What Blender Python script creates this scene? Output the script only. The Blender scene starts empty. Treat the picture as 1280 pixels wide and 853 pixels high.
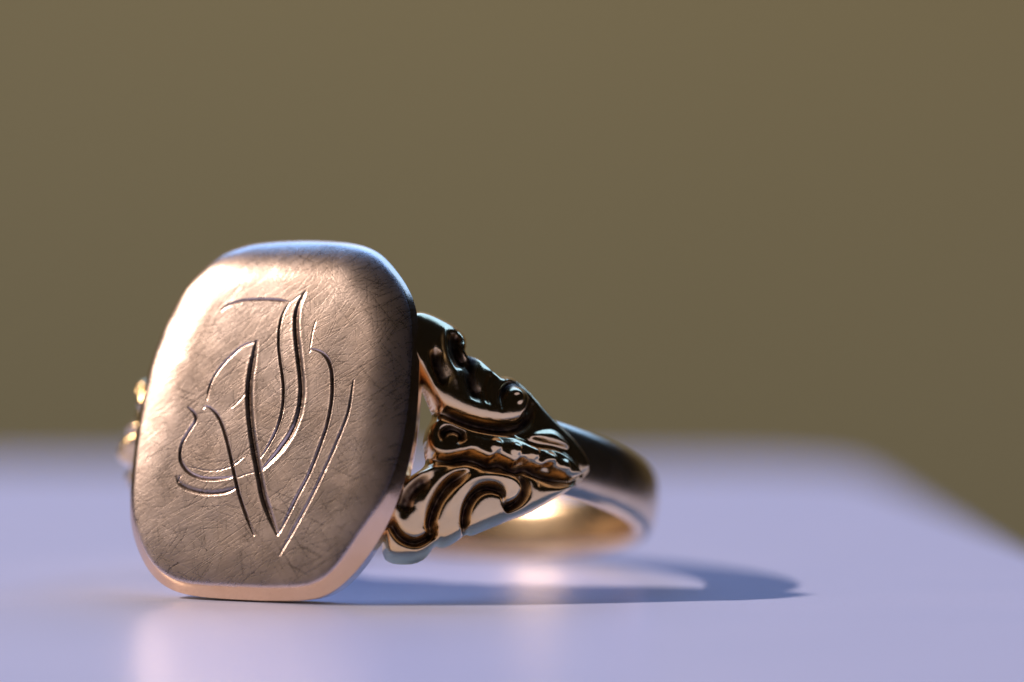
import bpy, math
import numpy as np
from mathutils import Matrix, Vector, noise

# ------------------------------------------------------------------ camera, light, exposure (1 unit = 1 cm)
sc = bpy.context.scene
sc.unit_settings.system = 'METRIC'
sc.unit_settings.scale_length = 0.01
col = sc.collection

cam_d = bpy.data.cameras.new('camera')
cam = bpy.data.objects.new('camera', cam_d); col.objects.link(cam)
F_PX, Y_HOR = 5650.0, 204.5
cam_d.sensor_width = 36.0
cam_d.lens = 36.0 * F_PX / 1280.0
pitch = math.atan((426.5 - Y_HOR) / F_PX)
cam.location = (0, 0, 1.451)
cam.rotation_euler = (math.pi / 2 - pitch, 0, 0)
cam_d.clip_start = 0.5; cam_d.clip_end = 2000
cam_d.dof.use_dof = True
cam_d.dof.focus_distance = 15.02
cam_d.dof.aperture_fstop = cam_d.lens * 0.001 / (2 * 0.40)
cam_d.dof.aperture_blades = 0
sc.camera = cam

sc.render.engine = 'CYCLES'
sc.view_settings.view_transform = 'Standard'
sc.view_settings.look = 'None'
sc.view_settings.exposure = 0.0
sc.view_settings.gamma = 1.0
try:
    sc.cycles.use_denoising = True
    sc.cycles.denoiser = 'OPENIMAGEDENOISE'
    sc.cycles.blur_glossy = 0.3
    sc.cycles.sample_clamp_indirect = 4.0
except Exception:
    pass

w = bpy.data.worlds.new('World'); sc.world = w; w.use_nodes = True
w.node_tree.nodes['Background'].inputs[0].default_value = (0.30, 0.26, 0.22, 1)
w.node_tree.nodes['Background'].inputs[1].default_value = 0.02

def aim(o, loc, target):
    o.location = loc
    o.rotation_euler = (Vector(target) - Vector(loc)).to_track_quat('-Z', 'Y').to_euler()

# the low sunbeam through the window, as a small distant lamp
EL, AZ = math.radians(38.7), math.radians(2)
SUN = Vector((-math.cos(EL) * math.cos(AZ), -math.cos(EL) * math.sin(AZ), math.sin(EL)))
ld = bpy.data.lights.new('sunbeam_lamp', 'SPOT')
ld.energy = 1.14e6; ld.color = (1.0, 0.82, 0.70); ld.shadow_soft_size = 2.1
ld.spot_size = math.radians(34); ld.spot_blend = 0.4
sun = bpy.data.objects.new('sunbeam_lamp', ld); col.objects.link(sun)
aim(sun, Vector((0, 16, 0)) + SUN * 150, (0, 16, 0))

# cold daylight from the window above and behind the table
ld = bpy.data.lights.new('window_lamp', 'AREA')
ld.shape = 'RECTANGLE'; ld.size = 95; ld.size_y = 50; ld.energy = 45000; ld.color = (0.22, 0.46, 1.0)
win = bpy.data.objects.new('window_lamp', ld); col.objects.link(win)
aim(win, (10, 62, 54), (0, 16, 0))

# unseen soft fill lamp, added to brighten the wall behind
ld = bpy.data.lights.new('wall_fill', 'AREA')
ld.shape = 'DISK'; ld.size = 50; ld.energy = 25500; ld.color = (1.0, 0.93, 0.80)
wl = bpy.data.objects.new('wall_fill', ld); col.objects.link(wl)
ld.spread = math.radians(75)
aim(wl, (-20, 48, 120), (0, 110, 20))

# ------------------------------------------------------------------ materials
def new_mat(name):
    m = bpy.data.materials.new(name); m.use_nodes = True
    nt = m.node_tree; b = nt.nodes['Principled BSDF']
    return m, nt, b

class N:
    def __init__(s, nt): s.nt = nt
    def __call__(s, typ, **kw):
        n = s.nt.nodes.new(typ)
        for k, v in kw.items():
            if k in ('inp',):
                for kk, vv in v.items():
                    if hasattr(vv, 'is_output'): s.nt.links.new(vv, n.inputs[kk])
                    else: n.inputs[kk].default_value = vv
            else: setattr(n, k, v)
        return n

def math_n(g, op, a, b=None):
    n = g('ShaderNodeMath', operation=op)
    for i, v in enumerate((a, b)):
        if v is None: continue
        if hasattr(v, 'is_output'): g.nt.links.new(v, n.inputs[i])
        else: n.inputs[i].default_value = v
    return n.outputs[0]

def ramp(g, fac, lo, hi, a=0.0, b=1.0):
    n = g('ShaderNodeMapRange', inp={'Value': fac, 'From Min': lo, 'From Max': hi, 'To Min': a, 'To Max': b})
    return n.outputs[0]

def scratches(g, co, angle, across, along, lo, hi, seed, warp=None):
    """thin directional lines in the xz plane of the object (cm)"""
    # turn first, then stretch: two mapping nodes
    m0 = g('ShaderNodeMapping', inp={'Vector': co, 'Rotation': (0, math.radians(angle), 0), 'Location': (seed * 3.1, 0, seed * 1.7)})
    m1 = g('ShaderNodeMapping', inp={'Vector': m0.outputs[0], 'Scale': (along, along, across)})
    n = g('ShaderNodeTexNoise', inp={'Vector': m1.outputs[0], 'Scale': 1.0, 'Detail': 0.0, 'Roughness': 0.5})
    return ramp(g, n.outputs[0], lo, hi)

def gold(name, base, rough, scratch=0.0, worn=True):
    m, nt, b = new_mat(name); g = N(nt)
    co = g('ShaderNodeTexCoord').outputs['Object']
    b.inputs['Metallic'].default_value = 1.0
    tarn = g('ShaderNodeTexNoise', inp={'Vector': co, 'Scale': 6.0, 'Detail': 5.0, 'Roughness': 0.6}).outputs[0]
    mix = g('ShaderNodeMix', data_type='RGBA')
    nt.links.new(ramp(g, tarn, 0.38, 0.66), mix.inputs['Factor'])
    mix.inputs['A'].default_value = (*base, 1)
    mix.inputs['B'].default_value = (base[0] * .93, base[1] * .90, base[2] * .86, 1)
    gtone = g('ShaderNodeAttribute', attribute_name='groove_tone').outputs['Fac']
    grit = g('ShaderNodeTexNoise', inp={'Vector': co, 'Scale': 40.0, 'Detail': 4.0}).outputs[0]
    pf = math_n(g, 'MULTIPLY', gtone, ramp(g, grit, .25, .55, .65, 1.0))
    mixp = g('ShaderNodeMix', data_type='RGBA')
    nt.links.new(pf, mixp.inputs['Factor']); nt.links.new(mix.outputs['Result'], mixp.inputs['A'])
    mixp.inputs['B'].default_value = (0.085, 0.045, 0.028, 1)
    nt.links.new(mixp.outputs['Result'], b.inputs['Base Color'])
    fine = g('ShaderNodeTexNoise', inp={'Vector': co, 'Scale': 130.0, 'Detail': 3.0, 'Roughness': 0.6}).outputs[0]
    if scratch > 0:
        # bend the direction of the wear a little from place to place
        wn = g('ShaderNodeTexNoise', inp={'Vector': co, 'Scale': 2.2, 'Detail': 1.0}).outputs['Color']
        sub = g('ShaderNodeVectorMath', operation='SUBTRACT', inp={0: wn, 1: (0.5, 0.5, 0.5)})
        scl = g('ShaderNodeVectorMath', operation='SCALE', inp={0: sub.outputs[0], 'Scale': 0.06})
        wc = g('ShaderNodeVectorMath', operation='ADD', inp={0: co, 1: scl.outputs[0]}).outputs[0]
        tot = None
        for i, (ang, ac, al, lo, hi, amp) in enumerate([
                (33, 250, 7, .60, .76, .7), (21, 330, 10, .60, .76, .6), (43, 220, 4, .68, .77, 1.0), (36, 260, 3.5, .68, .77, 1.1),
                (-48, 250, 6, .66, .76, .8), (72, 270, 6, .66, .76, .8), (8, 260, 6, .66, .76, .8),
                (-20, 240, 6, .67, .77, .8), (57, 250, 5, .66, .76, .9), (-78, 260, 7, .67, .77, .7)]):
            s = math_n(g, 'MULTIPLY', scratches(g, wc, ang, ac, al, lo, hi, i + 1), amp)
            tot = s if tot is None else math_n(g, 'ADD', tot, s)
        big = g('ShaderNodeTexNoise', inp={'Vector': co, 'Scale': 14.0, 'Detail': 3.0}).outputs[0]
        h = math_n(g, 'ADD', math_n(g, 'MULTIPLY', tot, -0.75), math_n(g, 'ADD', math_n(g, 'MULTIPLY', fine, 1.7), math_n(g, 'MULTIPLY', big, 0.7)))
        bp = g('ShaderNodeBump', inp={'Strength': scratch, 'Distance': 0.0022, 'Height': h})
        nt.links.new(bp.outputs[0], b.inputs['Normal'])
        r = math_n(g, 'ADD', rough, math_n(g, 'MULTIPLY', math_n(g, 'SUBTRACT', big, 0.5), 0.08))
        r = math_n(g, 'SUBTRACT', r, math_n(g, 'MULTIPLY', tot, 0.04))
        r = math_n(g, 'MAXIMUM', r, 0.14)
        nt.links.new(r, b.inputs['Roughness'])
    else:
        h = math_n(g, 'MULTIPLY', fine, 1.0)
        big = g('ShaderNodeTexNoise', inp={'Vector': co, 'Scale': 16.0, 'Detail': 4.0}).outputs[0]
        h = math_n(g, 'ADD', h, math_n(g, 'MULTIPLY', big, 2.0))
        bp = g('ShaderNodeBump', inp={'Strength': 0.35, 'Distance': 0.0012, 'Height': h})
        nt.links.new(bp.outputs[0], b.inputs['Normal'])
        nt.links.new(math_n(g, 'ADD', math_n(g, 'MULTIPLY', pf, 0.3), math_n(g, 'ADD', rough - .07, math_n(g, 'MULTIPLY', tarn, 0.14))), b.inputs['Roughness'])
    return m

GOLD = (0.92, 0.65, 0.33)
M_FACE = gold('scratched_rose_gold', (0.84, 0.68, 0.60), 0.325, scratch=0.13)
M_EDGE = gold('smooth_rose_gold', (0.90, 0.62, 0.41), 0.22, scratch=0.05)
M_SHOULDER = gold('polished_gold', GOLD, 0.20)
M_BAND = gold('worn_gold_band', (0.86, 0.65, 0.42), 0.24)

# ------------------------------------------------------------------ mesh helpers (mm in, cm out)
def mesh_obj(name, verts, faces, mat, parent=None, smooth=True):
    me = bpy.data.meshes.new(name)
    v = np.asarray(verts, dtype=float) * 0.1
    me.from_pydata([tuple(p) for p in v.tolist()], [], faces)
    me.materials.append(mat)
    if smooth: me.polygons.foreach_set('use_smooth', [True] * len(me.polygons))
    me.update()
    o = bpy.data.objects.new(name, me); col.objects.link(o)
    if parent: o.parent = parent
    return o

def poly_dist(px, pz, pts, closed=False):
    """distance, side (+ left of the path) and path parameter 0..1 from points to a polyline"""
    P = np.asarray(pts, float)
    if closed: P = np.vstack([P, P[:1]])
    seg = np.linalg.norm(np.diff(P, axis=0), axis=1); cum = np.concatenate([[0], np.cumsum(seg)])
    best = np.full(px.shape, 1e9); side = np.zeros(px.shape); par = np.zeros(px.shape)
    cx = np.zeros(px.shape); cz = np.zeros(px.shape)
    for i in range(len(P) - 1):
        a, b = P[i], P[i + 1]; d = b - a; L2 = max(d @ d, 1e-12)
        t = np.clip(((px - a[0]) * d[0] + (pz - a[1]) * d[1]) / L2, 0, 1)
        qx = a[0] + t * d[0]; qz = a[1] + t * d[1]
        dd = np.hypot(px - qx, pz - qz); m = dd < best
        best = np.where(m, dd, best)
        side = np.where(m, np.sign(d[0] * (pz - a[1]) - d[1] * (px - a[0])), side)
        par = np.where(m, (cum[i] + t * seg[i]) / cum[-1], par)
        cx = np.where(m, qx, cx); cz = np.where(m, qz, cz)
    return best, side, par, cx, cz

def inside(px, pz, pts):
    P = np.asarray(pts, float); r = np.zeros(px.shape, bool)
    for i in range(len(P)):
        a, b = P[i], P[(i + 1) % len(P)]
        if a[1] == b[1]: continue
        c = ((a[1] > pz) != (b[1] > pz)) & (px < (b[0] - a[0]) * (pz - a[1]) / (b[1] - a[1]) + a[0])
        r ^= c
    return r

def smooth_path(pts, n=8):
    """Catmull-Rom through the points"""
    P = np.asarray(pts, float)
    if len(P) < 3: return P
    Q = np.vstack([2 * P[0] - P[1], P, 2 * P[-1] - P[-2]]); out = []
    for i in range(1, len(Q) - 2):
        for k in range(n):
            t = k / n
            out.append(0.5 * (2 * Q[i] + (Q[i+1] - Q[i-1]) * t + (2*Q[i-1] - 5*Q[i] + 4*Q[i+1] - Q[i+2]) * t*t
                              + (3*Q[i] - Q[i-1] - 3*Q[i+1] + Q[i+2]) * t**3))
    out.append(P[-1]); return np.array(out)

def smooth_loop(pts, times=2):
    P = np.asarray(pts, float)
    for _ in range(times):
        Q = np.roll(P, -1, axis=0)
        P = np.stack([0.75 * P + 0.25 * Q, 0.25 * P + 0.75 * Q], 1).reshape(-1, 2)
    return P

# ------------------------------------------------------------------ traced ornament, in millimetres on the ring itself
FACE = [
    ([(-2.894, 3.393), (-2.718, 3.569), (-2.531, 3.658), (-2.017, 3.788), (-1.294, 3.821), (-0.696, 3.791), (-0.386, 3.733)], 0.050, 0.050, 1),
    ([(-0.386, 3.733), (-0.57, 3.337), (-0.624, 2.844), (-0.556, 2.232), (-0.418, 1.683), (-0.246, 1.075), (-0.156, 0.589), (-0.128, -0.018), (-0.244, -0.628), (-0.472, -1.179), (-0.702, -1.609)], 0.060, 0.050, 0),
    ([(0.115, 4.121), (-0.028, 3.713), (-0.077, 3.282), (0.016, 2.67), (0.203, 1.938), (0.39, 1.209), (0.495, 0.602), (0.473, -0.127), (0.292, -0.737), (-0.026, -1.289), (-0.361, -1.721), (-0.62, -2.03)], 0.100, 0.100, 1),
    ([(-0.386, 3.733), (-0.124, 3.946), (0.115, 4.121)], 0.010, 0.030, 0),
    ([(0.697, 3.17), (0.622, 2.74), (0.61, 2.128)], 0.014, 0.030, 0),
    ([(0.608, 2.043), (0.638, 2.116), (0.836, 2.095), (1.112, 1.978), (1.37, 1.69), (1.533, 1.23), (1.626, 0.504), (1.579, -0.344), (1.39, -1.194), (1.12, -2.104), (0.72, -3.016), (0.329, -3.987), (0.185, -4.171)], 0.070, 0.055, 0),
    ([(2.323, 1.124), (2.268, 0.033), (2.004, -0.938), (1.627, -2.03), (1.187, -3.122), (0.732, -4.094), (0.357, -4.883)], 0.055, 0.050, 0),
    ([(-1.426, 2.341), (-1.871, 2.211), (-2.284, 1.835), (-2.68, 1.336), (-2.904, 0.841), (-2.96, 0.288)], 0.050, 0.040, 0),
    ([(-1.403, 2.366), (-1.445, 1.788), (-1.478, 1.052), (-1.406, 0.32), (-1.256, -0.408), (-1.054, -1.133), (-0.784, -1.974), (-0.461, -2.93), (-0.106, -3.641), (0.198, -4.171)], 0.120, 0.110, 1),
    ([(-3.056, 0.016), (-2.986, 0.091), (-2.765, 0.022), (-2.463, -0.252), (-2.207, -0.674), (-1.962, -1.216), (-1.757, -1.757), (-1.545, -2.357), (-1.307, -2.955), (-0.949, -3.667), (-0.639, -4.233)], 0.070, 0.050, 0),
    ([(-3.632, 0.053), (-3.378, -0.15), (-3.278, -0.393), (-3.478, -0.764), (-3.684, -1.197), (-3.695, -1.685), (-3.473, -2.045), (-3.109, -2.278), (-2.567, -2.385), (-1.914, -2.343), (-1.597, -2.262)], 0.070, 0.055, 0),
    ([(-3.766, -2.32), (-3.595, -2.595), (-3.171, -2.79), (-2.497, -2.892), (-1.849, -2.825), (-1.452, -2.657)], 0.050, 0.060, 2),
    ([(-3.415, -1.982), (-2.473, -2.103), (-1.772, -1.939), (-1.258, -1.562)], 0.011, 0.025, 0),
    ([(-2.04, 0.038), (-1.805, 0.251), (-1.57, 0.561), (-1.471, 0.807)], 0.010, 0.030, 0),
    ([(-1.548, -2.333), (-1.086, -2.163), (-0.576, -2.065)], 0.011, 0.025, 0),
    ([(-3.669, -2.537), (-3.611, -2.292)], 0.030, 0.030, 0),
]
OUTLINE = [(3.687, 3.295), (3.748, 3.685), (4.06, 3.941), (4.4, 3.96), (4.862, 3.863), (5.361, 3.722), (5.766, 3.514), (6.015, 3.255), (6.052, 2.933), (5.974, 2.645), (6.198, 2.629), (6.534, 2.635), (6.867, 2.477), (7.128, 2.224), (7.29, 2.091), (7.634, 2.212), (8.005, 2.177), (8.406, 1.984), (8.829, 1.715), (9.312, 1.378), (9.704, 1.077), (10.136, 0.868), (10.682, 0.573), (11.195, 0.19), (11.475, -0.19), (11.519, -0.456), (11.272, -0.812), (11.056, -1.05), (10.512, -1.438), (9.902, -1.89), (9.222, -2.298), (8.569, -2.587), (8.128, -2.833), (7.558, -3.125), (7.118, -3.364), (6.884, -3.324), (6.68, -3.52), (6.321, -3.794), (6.006, -3.924), (5.807, -3.849), (5.642, -4.061), (5.458, -4.33), (5.083, -4.545), (4.567, -4.617), (4.177, -4.616), (3.851, -4.468), (3.66, -3.689), (3.6, -3.16), (3.797, -2.602), (4.082, -2.14), (4.334, -1.837), (4.623, -1.609), (4.891, -1.409), (5.026, -1.201), (4.909, -0.867), (4.819, -0.529), (4.852, -0.118), (5.046, 0.29), (5.051, 0.48), (4.894, 0.701), (4.603, 1.175), (4.262, 1.644), (4.011, 2.02), (3.811, 2.406), (3.715, 2.805)]
LOBES = {
    'U': [(3.687, 3.295), (3.748, 3.685), (4.06, 3.941), (4.862, 3.863), (5.751, 3.402), (6.058, 2.879), (6.307, 2.649), (6.92, 2.267), (7.31, 2.177), (8.149, 2.014), (8.568, 1.716), (8.517, 1.102), (8.23, 0.607), (7.442, 0.318), (6.722, 0.267), (6.018, 0.309), (5.341, 0.525), (4.879, 0.835), (4.565, 1.278), (4.304, 1.732), (3.929, 2.283), (3.715, 2.805)],
    'M': [(4.988, 0.091), (4.719, -0.111), (4.689, -0.548), (4.866, -0.954), (5.233, -1.143), (5.635, -1.134), (6.157, -0.914), (6.418, -0.762), (6.712, -0.874), (7.064, -0.946), (7.331, -0.735), (7.64, -0.841), (8.019, -0.959), (8.263, -0.667), (8.568, -0.825), (9.036, -0.895), (9.271, -0.629), (9.573, -0.813), (10.059, -0.931), (10.471, -0.899), (10.843, -0.738), (10.467, -0.352), (9.942, -0.107), (9.397, -0.03), (8.666, -0.07), (8.079, 0.059), (7.473, 0.051), (6.753, 0.001), (6.048, 0.042), (5.482, 0.221), (5.157, 0.252)],
    'R': [(8.617, 1.836), (9.312, 1.378), (10.136, 0.868), (11.195, 0.19), (11.488, -0.27), (11.519, -0.456), (11.103, -0.82), (10.321, -0.931), (9.469, -0.561), (8.697, -0.309), (8.106, -0.154), (8.208, 0.275), (8.544, 0.889), (8.64, 1.402)],
    'F': [(8.444, 0.158), (8.834, 0.401), (9.389, 0.544), (9.8, 0.384), (10.215, 0.06), (9.628, 0.073), (9.041, 0.088)],
    'L': [(3.63, -3.425), (3.709, -2.746), (4.082, -2.14), (4.337, -1.864), (4.87, -1.466), (5.644, -1.214), (6.454, -1.081), (7.327, -1.197), (8.221, -1.083), (9.195, -1.08), (10.337, -1.037), (11.039, -0.943), (10.512, -1.438), (9.902, -1.89), (9.222, -2.298), (8.569, -2.587), (7.006, -3.384), (5.581, -4.231), (4.567, -4.617), (3.913, -4.568)],
}
STROKES = [
    ([(3.795, 3.498), (3.846, 3.039), (4.104, 2.359), (4.411, 1.719)], 0.10, 0.15),
    ([(7.26, 0.856), (7.241, 1.261), (7.405, 1.62), (7.768, 1.855), (8.176, 1.8), (8.438, 1.47), (8.392, 1.077), (8.115, 0.775)], -0.34, 0.12),
    ([(7.763, 1.143), (7.919, 1.365), (7.806, 1.534), (7.606, 1.44)], 0.14, 0.10),
    ([(6.85, 0.889), (6.723, 1.493), (6.894, 1.989)], -0.20, 0.18),
    ([(6.198, 2.629), (6.047, 2.002), (6.171, 1.395), (6.5, 0.963)], -0.26, 0.22),
    ([(5.551, 3.232), (5.466, 2.78), (5.621, 2.367), (5.905, 2.032)], -0.42, 0.22),
    ([(5.062, 3.263), (5.128, 2.671), (5.267, 2.146), (5.533, 1.698), (5.664, 1.256)], 0.14, 0.13),
    ([(4.772, 2.508), (4.922, 1.875), (5.257, 1.273)], -0.26, 0.18),
    ([(5.175, 0.092), (4.872, -0.061), (4.778, -0.4), (4.95, -0.753), (5.314, -0.914), (5.685, -0.856), (5.991, -0.671)], 0.12, 0.14),
    ([(5.351, -0.53), (5.427, -0.248), (5.737, -0.117), (6.027, -0.259), (5.946, -0.517)], -0.34, 0.13),
    ([(5.5, 0.062), (6.069, -0.144), (6.747, -0.19), (7.496, -0.135), (8.251, -0.071), (9.072, -0.151), (9.791, -0.33)], -0.07, 0.12),
    ([(3.907, -3.126), (4.079, -3.507), (4.427, -3.836), (4.961, -3.922), (5.41, -3.669), (5.585, -3.321)], -0.46, 0.12),
    ([(6.36, -1.475), (5.882, -1.877), (5.584, -2.355), (5.426, -2.863), (5.398, -3.323), (5.621, -3.637)], -0.50, 0.15),
    ([(6.254, -1.277), (5.689, -1.612), (5.331, -2.017), (5.09, -2.483), (5.039, -2.974)], 0.10, 0.12),
    ([(6.785, -3.448), (6.625, -3.046), (6.582, -2.677), (6.678, -2.284), (6.951, -1.94), (7.368, -1.784), (7.733, -1.853), (7.88, -2.069)], -0.50, 0.14),
    ([(5.99, -2.828), (5.999, -2.424), (6.272, -1.921), (6.789, -1.536), (7.404, -1.345), (7.981, -1.4), (8.26, -1.645), (8.235, -1.948)], 0.10, 0.12),
    ([(7.923, -2.169), (8.18, -2.256), (8.501, -2.059), (8.652, -1.732), (8.577, -1.394), (8.292, -1.151)], -0.50, 0.14),
    ([(4.419, -3.061), (4.469, -2.572), (4.76, -2.128), (5.126, -1.86)], -0.28, 0.22),
    ([(3.891, -2.753), (4.142, -2.212), (4.566, -1.806), (5.163, -1.477), (5.786, -1.272)], 0.12, 0.12),
    ([(8.969, -1.398), (9.56, -1.225), (10.129, -1.162)], -0.10, 0.14),
    ([(11.529, 0.014), (11.277, -0.316), (10.769, -0.782), (10.486, -1.005)], -0.08, 0.05),
    ([(11.235, -0.847), (10.886, -0.757), (10.506, -0.618)], 0.08, 0.05),
    ([(9.673, -2.045), (9.782, -1.806), (10.114, -1.574)], -0.07, 0.04),
    ([(5.23, -1.116), (5.694, -1.179), (6.223, -1.012), (6.728, -1.006), (7.14, -1.095), (7.656, -0.973), (8.096, -1.08), (8.648, -0.945), (9.123, -1.041), (9.896, -1.074), (10.49, -1.032)], -0.26, 0.13),
    ([(5.063, 0.374), (5.467, 0.355), (6.027, 0.229), (6.707, 0.156), (7.516, 0.195), (8.188, 0.435), (8.551, 0.835), (8.686, 1.301)], -0.26, 0.14),
]
SEAM_A = [(3.017, 1.098), (4.596, 0.522), (5.078, 0.24), (5.47, 0.328), (6.036, 0.149), (6.741, 0.108), (7.757, 0.187), (8.355, 0.359), (8.721, 0.515)]
SEAM_B = [(3.259, -1.045), (4.931, -1.296), (5.641, -1.188), (6.439, -0.948), (7.302, -0.985), (8.211, -1.003), (9.181, -0.974), (10.333, -1.01)]
BEAD_POS = [(7.204, -0.406), (7.921, -0.407), (8.612, -0.408), (9.287, -0.489), (9.867, -0.615)]

# ------------------------------------------------------------------ the place: table and wall
def slab_outline():
    # corner behind right, edges nearly square to it; rounded corner
    A = Vector((-45, 22.0)); Bc = Vector((1.72, 22.0)); Cc = Vector((4.5, -25)); Dd = Vector((-45, -25))
    pts = []
    r = 0.85
    d1 = (A - Bc).normalized(); d2 = (Cc - Bc).normalized()
    for k in range(13):
        t = k / 12
        p = (Bc + d1 * r) * (1 - t) ** 2 + Bc * 2 * t * (1 - t) + (Bc + d2 * r) * t * t
        pts.append(p)
    return [A] + pts + [Cc, Dd]

def build_table():
    m, nt, b = new_mat('pale_lacquer'); g = N(nt)
    co = g('ShaderNodeTexCoord').outputs['Object']
    n1 = g('ShaderNodeTexNoise', inp={'Vector': co, 'Scale': 1.3, 'Detail': 4.0}).outputs[0]
    mix = g('ShaderNodeMix', data_type='RGBA'); nt.links.new(ramp(g, n1, .3, .7), mix.inputs['Factor'])
    mix.inputs['A'].default_value = (0.53, 0.555, 0.79, 1); mix.inputs['B'].default_value = (0.565, 0.58, 0.81, 1)
    sp = g('ShaderNodeTexNoise', inp={'Vector': co, 'Scale': 80.0, 'Detail': 2.0}).outputs[0]
    mix2 = g('ShaderNodeMix', data_type='RGBA'); nt.links.new(ramp(g, sp, .61, .66, 0, .28), mix2.inputs['Factor'])
    nt.links.new(mix.outputs['Result'], mix2.inputs['A']); mix2.inputs['B'].default_value = (0.30, 0.28, 0.32, 1)
    nt.links.new(mix2.outputs['Result'], b.inputs['Base Color'])
    fine = g('ShaderNodeTexNoise', inp={'Vector': co, 'Scale': 90.0, 'Detail': 5.0}).outputs[0]
    lump = g('ShaderNodeTexNoise', inp={'Vector': co, 'Scale': 5.0, 'Detail': 2.0}).outputs[0]
    bp = g('ShaderNodeBump', inp={'Strength': 0.6, 'Distance': 0.0014, 'Height': math_n(g, 'ADD', fine, math_n(g, 'MULTIPLY', lump, 2.0))})
    nt.links.new(bp.outputs[0], b.inputs['Normal'])
    b.inputs['Roughness'].default_value = 0.28
    b.inputs['Specular IOR Level'].default_value = 0.22
    o = slab_outline(); n = len(o)
    ctr = Vector((sum(p.x for p in o) / n, sum(p.y for p in o) / n))
    prof = [(0.16, 0.0), (0.10, -0.006), (0.05, -0.03), (0.015, -0.08), (0.0, -0.16), (0.0, -1.6), (0.05, -1.75)]
    V = []; Fc = []
    for off, z in prof:
        for i, p in enumerate(o):
            a, c = o[i - 1], o[(i + 1) % n]
            t = ((p - a).normalized() + (c - p).normalized()).normalized()
            nn = Vector((t.y, -t.x))
            if nn.dot(ctr - p) < 0: nn = -nn
            q = p + nn * off
            V.append((q.x * 10, q.y * 10, z * 10))
    for k in range(len(prof) - 1):
        for i in range(n):
            j = (i + 1) % n
            Fc.append((k * n + i, k * n + j, (k + 1) * n + j, (k + 1) * n + i))
    Fc.append(tuple(range(n))); Fc.append(tuple(range((len(prof) - 1) * n, len(prof) * n))[::-1])
    t = mesh_obj('tabletop', V, Fc, m, smooth=False)
    import bmesh
    bm = bmesh.new(); bm.from_mesh(t.data); bmesh.ops.recalc_face_normals(bm, faces=bm.faces); bm.to_mesh(t.data); bm.free()
    t['category'] = 'table'
    t['label'] = 'pale lavender satin tabletop with blurred corner, under the ring'
    return t

def build_wall():
    m, nt, b = new_mat('olive_brown_plaster'); g = N(nt)
    co = g('ShaderNodeTexCoord').outputs['Object']
    n1 = g('ShaderNodeTexNoise', inp={'Vector': co, 'Scale': 0.05, 'Detail': 3.0}).outputs[0]
    mix = g('ShaderNodeMix', data_type='RGBA'); nt.links.new(ramp(g, n1, .3, .7), mix.inputs['Factor'])
    mix.inputs['A'].default_value = (0.40, 0.32, 0.172, 1); mix.inputs['B'].default_value = (0.43, 0.345, 0.19, 1)
    nt.links.new(mix.outputs['Result'], b.inputs['Base Color'])
    b.inputs['Roughness'].default_value = 0.9
    fine = g('ShaderNodeTexNoise', inp={'Vector': co, 'Scale': 1.2, 'Detail': 5.0}).outputs[0]
    bp = g('ShaderNodeBump', inp={'Strength': 0.4, 'Distance': 0.1, 'Height': fine}); nt.links.new(bp.outputs[0], b.inputs['Normal'])
    X, Y, Z0, Z1 = 1600, 1100, -900, 1500
    V = [(x, y, z) for x in (-X, X) for y in (Y, Y + 100) for z in (Z0, Z1)]
    Fc = [(0, 1, 5, 4), (2, 6, 7, 3), (0, 2, 3, 1), (4, 5, 7, 6), (1, 3, 7, 5), (0, 4, 6, 2)]
    o = mesh_obj('wall', V, Fc, m, smooth=False); o['kind'] = 'structure'
    return o

build_table(); build_wall()

# ------------------------------------------------------------------ the ring
TH, TA = 0.38909, 0.287            # turned to the left, leaning back on its band
W, H, RP, RB = 9.64, 12.01, 9.73, 9.16
THICK = 1.75
ring = bpy.data.objects.new('signet_ring', None); col.objects.link(ring)
ring.empty_display_size = 0.3
ring['label'] = 'rose gold signet ring with engraved monogram plate and scrollwork shoulders'
ring['category'] = 'ring'

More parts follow.
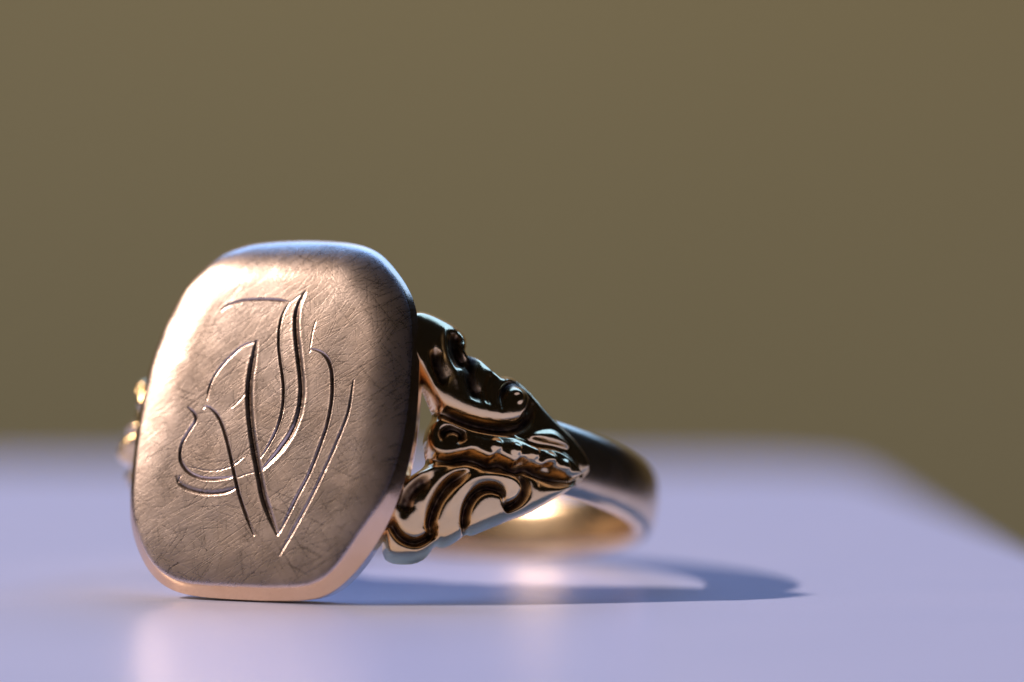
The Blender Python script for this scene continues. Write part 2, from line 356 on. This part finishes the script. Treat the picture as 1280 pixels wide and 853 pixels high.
def build_plate():
    # outline of the plate: cushion with cut, rounded corners, slightly full sides
    hw, hh = 5.0, 6.05
    oct_ = [(-2.76, 5.9), (-1.14, 6.05), (0.2, 6.08), (1.5, 5.98), (2.35, 5.74), (2.85, 5.44), (3.8, 4.6), (4.4, 3.8), (4.75, 2.6), (4.93, 1.2), (5.02, -0.35),
            (4.9, -1.75), (4.55, -3.05), (4.12, -3.85), (3.48, -4.8), (2.85, -5.55), (2.1, -6.07), (0.6, -6.2), (-1.0, -6.2), (-2.9, -6.12), (-3.75, -5.8), (-4.35, -5.25),
            (-4.98, -4.15), (-5.2, -3.05), (-5.26, -1.1), (-5.2, 0.8), (-5.05, 1.9), (-4.7, 3.3), (-4.2, 4.65), (-3.6, 5.45)][::-1]
    P = smooth_loop(oct_, 3)
    P[:, 0] = np.where(P[:, 0] < 0, P[:, 0] * 1.045, P[:, 0]) - 0.2
    P[:, 0] = np.where(P[:, 0] > 0, P[:, 0] - 0.40 * (P[:, 0] / 5.0) ** 2, P[:, 0])
    P[:, 1] = np.where(P[:, 1] < 0, P[:, 1] * 1.02, P[:, 1] * 1.02)
    NA = 1200
    ang = np.linspace(0, 2 * np.pi, NA, endpoint=False)
    pa = np.arctan2(P[:, 1], P[:, 0]); pr = np.hypot(P[:, 0], P[:, 1])
    o = np.argsort(pa); pa, pr = pa[o], pr[o]
    rad = np.interp(ang, np.concatenate([pa - 2*np.pi, pa, pa + 2*np.pi]), np.tile(pr, 3))
    kk = np.arange(-60, 61); gk = np.exp(-(kk / 8.0) ** 2 / 2); gk /= gk.sum()
    rad = np.convolve(np.concatenate([rad[-60:], rad, rad[:60]]), gk, mode='valid')
    NR = 290
    tt = np.linspace(0, 1, NR + 1)[1:]
    tt = 1 - (1 - tt) ** 1.15
    RR = tt[:, None] * rad[None, :]
    X = RR * np.cos(ang); Z = RR * np.sin(ang)
    d = np.abs(rad[None, :] - RR) * 0.93
    # a soft roll-off, then a crisp cut bevel round the edge
    def softplus(x, k): return np.logaddexp(0, x / k) * k
    low = 0.5 - 0.5 * np.sin(ang)                       # 1 at the bottom, 0 at the top
    bw = 0.12 + 0.22 * low ** 1.5 + 0.15 * np.exp(-((ang - 5.35) / 0.25) ** 2) + 0.20 * np.exp(-((ang - 2.2) / 0.2) ** 2)
    ramt = 0.46 * (1 - low) ** 1.5 + 0.05 + 0.16 * np.exp(-((ang - 6.2) / .6) ** 2) + 0.16 * np.exp(-((ang + .08) / .6) ** 2)
    roll = ramt * np.clip((1.7 - d) / 1.6, 0, 1.1) ** 2.4
    edge = roll + 1.15 * softplus(bw[None, :] - d, 0.045)
    dome = 0.17 * ((X / hw) ** 2 * np.where(X > 0, 0.9, 0.25) + np.where(Z > 0, 2.3 * np.abs(Z / hh) ** 3, (Z / hh) ** 2))
    Y = -RP + dome + edge
    # handworn undulation and nicks on the worn edge
    und = 0.004 * np.sin(X * 1.9 + 1.1 * np.sin(Z * .8)) * np.cos(Z * 1.3 + .7 * np.sin(X * 1.2))
    und += 0.002 * np.sin(X * 4.1 + Z * 2.7 + 1.0) * np.cos(Z * 3.6 - X * 1.1)
    Y = Y + und
    rim = np.exp(-((d - 0.16) / 0.16) ** 2)
    A = np.broadcast_to(ang, X.shape)
    nick = np.interp(A, *np.array([(a, noise.noise(Vector((math.cos(a) * 9, math.sin(a) * 9, 3.3)))) for a in np.linspace(0, 2 * np.pi, 900)]).T)
    local = 0.008 + 0.05 * np.exp(-((A - 2.22) / 0.16) ** 2)
    Y += rim * local * nick * 2
    # the engraved monogram, with old grime left in the cuts
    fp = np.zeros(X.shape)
    for pts, dep, wd, side in FACE:
        q = smooth_path(pts, 7)
        lo = q.min(0) - .6; hi = q.max(0) + .6
        m = (X > lo[0]) & (X < hi[0]) & (Z > lo[1]) & (Z < hi[1])
        dd, sd, par, _, _ = poly_dist(X[m], Z[m], q)
        taper = np.clip(np.minimum(par, 1 - par) / 0.14, 0, 1) ** .7
        wob = 1 + .06 * np.sin(par * 47) * np.sin(par * 23 + 1)
        ww = wd * (0.45 + 0.55 * taper) * wob * (0.95 if side else 0.8)
        # bright-cut: one wall steep, the other a long slope
        if side == 1: ww = ww * np.where(sd > 0, 1.25, 0.8)      # slope on the left of the path (right-hand wall of a falling line)
        elif side == 2: ww = ww * np.where(sd > 0, 2.0, 0.8)
        prof = np.clip(1 - dd / (ww * 1.5), 0, 1)
        prof = prof * prof * (3 - 2 * prof)
        if side == 0: prof = np.clip(1 - dd / (ww * 1.5), 0, 1)
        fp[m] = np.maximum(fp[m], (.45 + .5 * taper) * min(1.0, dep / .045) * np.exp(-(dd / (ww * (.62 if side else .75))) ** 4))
        burr = 0.05 * np.exp(-((dd - ww * 1.7) / (ww * .6)) ** 2)
        Y[m] += dep * (0.5 if side == 2 else 0.72 if side else 0.9) * (0.25 + .75 * taper) * (prof - burr)
    V = [(0.0, -RP, 0.0)] + np.stack([X, Y, Z], -1).reshape(-1, 3).tolist()
    # wall and back
    ye = Y[-1]
    rings = [(0.03, 0.06), (0.05, 0.15), (0.10, 0.4), (0.17, 0.75), (0.25, 1.0), (0.38, 1.12), (0.7, 1.18)]
    k = 0
    for ins, dy in rings:
        R2 = rad - ins
        V += np.stack([R2 * np.cos(ang), np.maximum(ye + (-RP + THICK - ye) * (dy / 1.18), ye), R2 * np.sin(ang)], -1).tolist()
        k += 1
    V.append((0, -RP + THICK - .05, 0))
    F = []
    for i in range(NA):
        F.append((0, 1 + (i + 1) % NA, 1 + i))
    tot = NR + k
    for r in range(tot - 1):
        b0 = 1 + r * NA; b1 = b0 + NA
        F += [(b0 + i, b0 + (i + 1) % NA, b1 + (i + 1) % NA, b1 + i) for i in range(NA)]
    last = len(V) - 1; b0 = 1 + (tot - 1) * NA
    F += [(b0 + i, b0 + (i + 1) % NA, last) for i in range(NA)]
    o = mesh_obj('signet_plate', V, F, M_FACE, ring)
    o.data.materials.append(M_EDGE)
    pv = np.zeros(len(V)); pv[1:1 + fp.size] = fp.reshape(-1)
    at = o.data.attributes.new('groove_tone', 'FLOAT', 'POINT'); at.data.foreach_set('value', pv)
    rad_i = np.concatenate([np.zeros(NA, int), np.repeat(np.arange(tot - 1), NA), np.full(NA, tot - 1)])
    flat_d = np.vstack([d, np.full((k + 1, NA), -1.0)]) - bw[None, :]
    mi = np.zeros(len(F), dtype=np.int32)
    mi[NA:NA + (tot - 1) * NA] = (flat_d[:tot - 1] < 0.02).reshape(-1)
    mi[NA + (tot - 1) * NA:] = 1
    o.data.polygons.foreach_set('material_index', mi)
    return o

S2A = 1 / 9.7     # arc length (mm) to angle
def build_shoulder():
    st = 0.036
    S = np.arange(3.2, 11.75, st); Zs = np.arange(-4.9, 4.7, st)
    SS, ZZ = np.meshgrid(S, Zs, indexing='ij')
    OUT = smooth_loop(OUTLINE, 1)
    dist, _, _, cx, cz = poly_dist(SS, ZZ, OUT, closed=True)
    ins = inside(SS, ZZ, OUT)
    d = np.where(ins, dist, 0)
    # lobes as pillows
    h = np.zeros(SS.shape)
    for key, amp, wd in (('U', .56, .60), ('M', .50, .19), ('R', .22, .7), ('F', .20, .22), ('L', .48, .50)):
        P = smooth_loop(LOBES[key], 1 if key in 'MF' else 2)
        dd, _, _, _, _ = poly_dist(SS, ZZ, P, closed=True)
        dd = np.where(inside(SS, ZZ, P), dd, 0)
        e = np.clip(dd / wd, 0, 1)
        hh = amp * np.sqrt(1 - (1 - e) ** 2)
        if key == 'M':
            zl = np.interp(SS, [p[0] for p in SEAM_B], [p[1] for p in SEAM_B])
            hh = hh * (1 - 0.34 * np.clip(ZZ - zl - .15, 0, 2)) + np.where(dd > 0, .03, 0)
        h = h + hh if key == 'F' else np.maximum(h, hh)
    h = np.maximum(h, .12)
    gtone = np.zeros(SS.shape)  # dark brown base colour along the deep groove strokes and lobe seams
    for pts, amp, wd in STROKES:
        q = smooth_path(pts, 6)
        dd, sd, par, _, _ = poly_dist(SS, ZZ, q)
        taper = np.clip(np.minimum(par, 1 - par) / 0.15, 0, 1)
        ww = wd * (0.6 + 0.4 * taper)
        h += amp * (0.35 + .65 * taper) * np.exp(-(dd / ww) ** 2)
        if amp <= -.25: gtone = np.maximum(gtone, taper ** .5 * np.exp(-(dd / (ww * .95)) ** 4))
    # beads along the stem
    for bs, bz, br in BEADS:
        r2 = ((SS - bs) ** 2 + (ZZ - bz) ** 2) / br ** 2
        h += 0.13 * np.sqrt(np.clip(1 - r2, 0, 1))
    # two light passes of blur, as casting and wear leave it
    for _ in range(4):
        hp = np.pad(h, 1, mode='edge')
        h = (hp[1:-1, 1:-1] * 2 + hp[:-2, 1:-1] + hp[2:, 1:-1] + hp[1:-1, :-2] + hp[1:-1, 2:]) / 6
    # roof-like section: falls away above and below
    zc = np.interp(S, [3, 11.5], [-0.1, -0.35])[:, None]
    hwid = np.interp(S, [3, 6, 9, 11.5], [4.4, 3.6, 2.3, 1.3])[:, None]
    u = np.clip((ZZ - zc) / hwid, -1.2, 1.2)
    bulge = np.interp(S, [3, 11.5], [1.0, 0.42])[:, None]
    sect = -bulge * np.where(u > 0, 0.75 * np.abs(u) ** 2.2, 1.15 * np.abs(u) ** 1.5)
    base = np.interp(S, [3, 5, 9, 11.6], [9.95, 9.50, 9.24, 9.18])[:, None] + np.interp(S, [3, 8, 10.5], [0.02, 0.04, 0.12])[:, None]
    e = np.clip(d / 0.32, 0, 1)
    edge = np.sqrt(1 - (1 - e) ** 2)
    rmid = np.interp(S, [3, 11.6], [8.75, 8.9])[:, None] + sect * .35
    rout = rmid + (base + sect + h - rmid) * edge
    rin = rmid + (np.interp(S, [3, 11.6], [8.35, 8.4])[:, None] - rmid) * edge
    # cells: keep a cell when its four corners are in or close; snap the outside ones to the outline
    near = ins | (dist < st * 0.75)
    cell = near[:-1, :-1] & near[1:, :-1] & near[:-1, 1:] & near[1:, 1:]
    use = np.zeros(SS.shape, bool)
    use[:-1, :-1] |= cell; use[1:, :-1] |= cell; use[:-1, 1:] |= cell; use[1:, 1:] |= cell
    # boundary vertices of the kept set go onto the outline
    cp = np.pad(cell, 1)
    full = cp[:-1, :-1] & cp[1:, :-1] & cp[:-1, 1:] & cp[1:, 1:]
    bnd = use & ~full
    sx = np.where(bnd, cx, SS); sz = np.where(bnd, cz, ZZ)
    rout = np.where(bnd, rmid, rout); rin = np.where(bnd, rmid, rin)
    phi = sx * S2A
    def xyz(r): return np.stack([r * np.sin(phi), -r * np.cos(phi), sz], -1)
    Vo, Vi = xyz(rout).reshape(-1, 3), xyz(rin).reshape(-1, 3)
    idx = np.arange(SS.size).reshape(SS.shape)
    a, b, c, dd_ = idx[:-1, :-1][cell], idx[1:, :-1][cell], idx[1:, 1:][cell], idx[:-1, 1:][cell]
    quads = np.stack([a, b, c, dd_], 1)
    # which member each cell belongs to
    ms = SS[:-1, :-1][cell] + st / 2; mz = ZZ[:-1, :-1][cell] + st / 2
    za = np.interp(ms, [p[0] for p in SEAM_A], [p[1] for p in SEAM_A])
    zb = np.interp(ms, [p[0] for p in SEAM_B], [p[1] for p in SEAM_B])
    region = np.where(mz > za, 0, np.where(mz > zb, 1, 2))
    polyR = smooth_loop(LOBES['R'], 1); inR = inside(ms, mz, polyR)
    region = np.where(inR | (ms > 10.15), 3, region)
    return Vo, Vi, quads, region, gtone.reshape(-1)

def link_shoulder(data, sgn):
    Vo, Vi, quads, region, gtone = data
    allp = np.concatenate([gtone, gtone * 0])
    fl = np.array([sgn, 1, 1])
    # whole-surface normals, so that the seams between members shade as one casting
    N_ = np.zeros_like(Vo); P = Vo * fl
    q = quads if sgn > 0 else quads[:, ::-1]
    n = np.cross(P[q[:, 2]] - P[q[:, 0]], P[q[:, 3]] - P[q[:, 1]])
    for k in range(4): np.add.at(N_, q[:, k], n)
    N_ /= np.maximum(np.linalg.norm(N_, axis=1, keepdims=True), 1e-12)
    def make(name, V, Q, parent, nor=None):
        u, inv = np.unique(Q, return_inverse=True)
        o = mesh_obj(name, V[u], inv.reshape(Q.shape).tolist(), M_SHOULDER, parent)
        at = o.data.attributes.new('groove_tone', 'FLOAT', 'POINT'); at.data.foreach_set('value', allp[u])
        if nor is not None: o.data.normals_split_custom_set_from_vertices(nor[u].tolist())
        return o
    nb = len(Vo)
    allV = np.vstack([P, Vi * fl]); allN = np.vstack([N_, np.zeros_like(N_)])
    tip = q[region == 3]
    back = (q[:, ::-1] + nb)
    body = make('shoulder', allV, np.vstack([tip, back]), ring)
    for r, nm in ((0, 'scroll_leaf'), (1, 'beaded_stem'), (2, 'scroll_leaf')):
        o = make(nm, P, q[region == r], body, N_)
    # tip is part of the shoulder body: its own normals are set from the same surface
    u = np.unique(np.vstack([tip, back]))
    nn = allN[u].copy(); me = body.data
    cur = np.zeros(len(me.vertices) * 3); me.vertices.foreach_get('normal', cur); cur = cur.reshape(-1, 3)
    nz = np.linalg.norm(nn, axis=1) > .5
    nn[~nz] = cur[~nz]
    me.normals_split_custom_set_from_vertices(nn.tolist())
    return body

def build_band():
    NP, NC = 220, 40
    phis = np.linspace(math.radians(57), math.radians(303), NP)
    V = []
    for p in phis:
        k = abs(p - math.pi) / math.pi * 180 / 123       # 0 at the back, 1 at the shoulders
        half = 1.06 + 0.16 * max(0, k) ** 1.6
        thk = 0.82 + .10 * k
        ro, ri = RB, RB - thk
        rc, rh = (ro + ri) / 2, (ro - ri) / 2
        for j in range(NC):
            a = 2 * math.pi * j / NC
            ca, sa = math.cos(a), math.sin(a)
            ex = 0.85 if ca > 0 else 0.5
            r = rc + rh * math.copysign(abs(ca) ** (1.0 if ca > 0 else .7), ca)
            z = half * math.copysign(abs(sa) ** ex, sa)
            V.append((r * math.sin(p), -r * math.cos(p), z - 0.15 * math.sin(p) ** 2))
    F = []
    for i in range(NP - 1):
        for j in range(NC):
            j2 = (j + 1) % NC
            F.append((i * NC + j, (i + 1) * NC + j, (i + 1) * NC + j2, i * NC + j2))
    F.append(tuple(range(NC))); F.append(tuple(range((NP - 1) * NC, NP * NC))[::-1])
    return mesh_obj('band', V, F, M_BAND, ring)

BEADS = [(s, z, .22) for s, z in BEAD_POS]
plate = build_plate()
sh = build_shoulder()
link_shoulder(sh, 1); link_shoulder(sh, -1)
band = build_band()

# stand it on the table: turned, leaning back, resting on plate edge and band
Rm = Matrix.Rotation(-TH, 3, 'Z') @ Matrix.Rotation(-TA, 3, 'X')
def lowest(o):
    v = np.zeros(len(o.data.vertices) * 3); o.data.vertices.foreach_get('co', v)
    z = v.reshape(-1, 3) @ np.array(Rm.row[2]); return z.min()
lp, lb = lowest(plate), lowest(band)
print('lowest plate, band (cm):', lp, lb)
M4 = Rm.to_4x4(); M4.translation = Vector((-0.3983, 15.864, -min(lp, lb) + 0.0005))
ring.matrix_world = M4
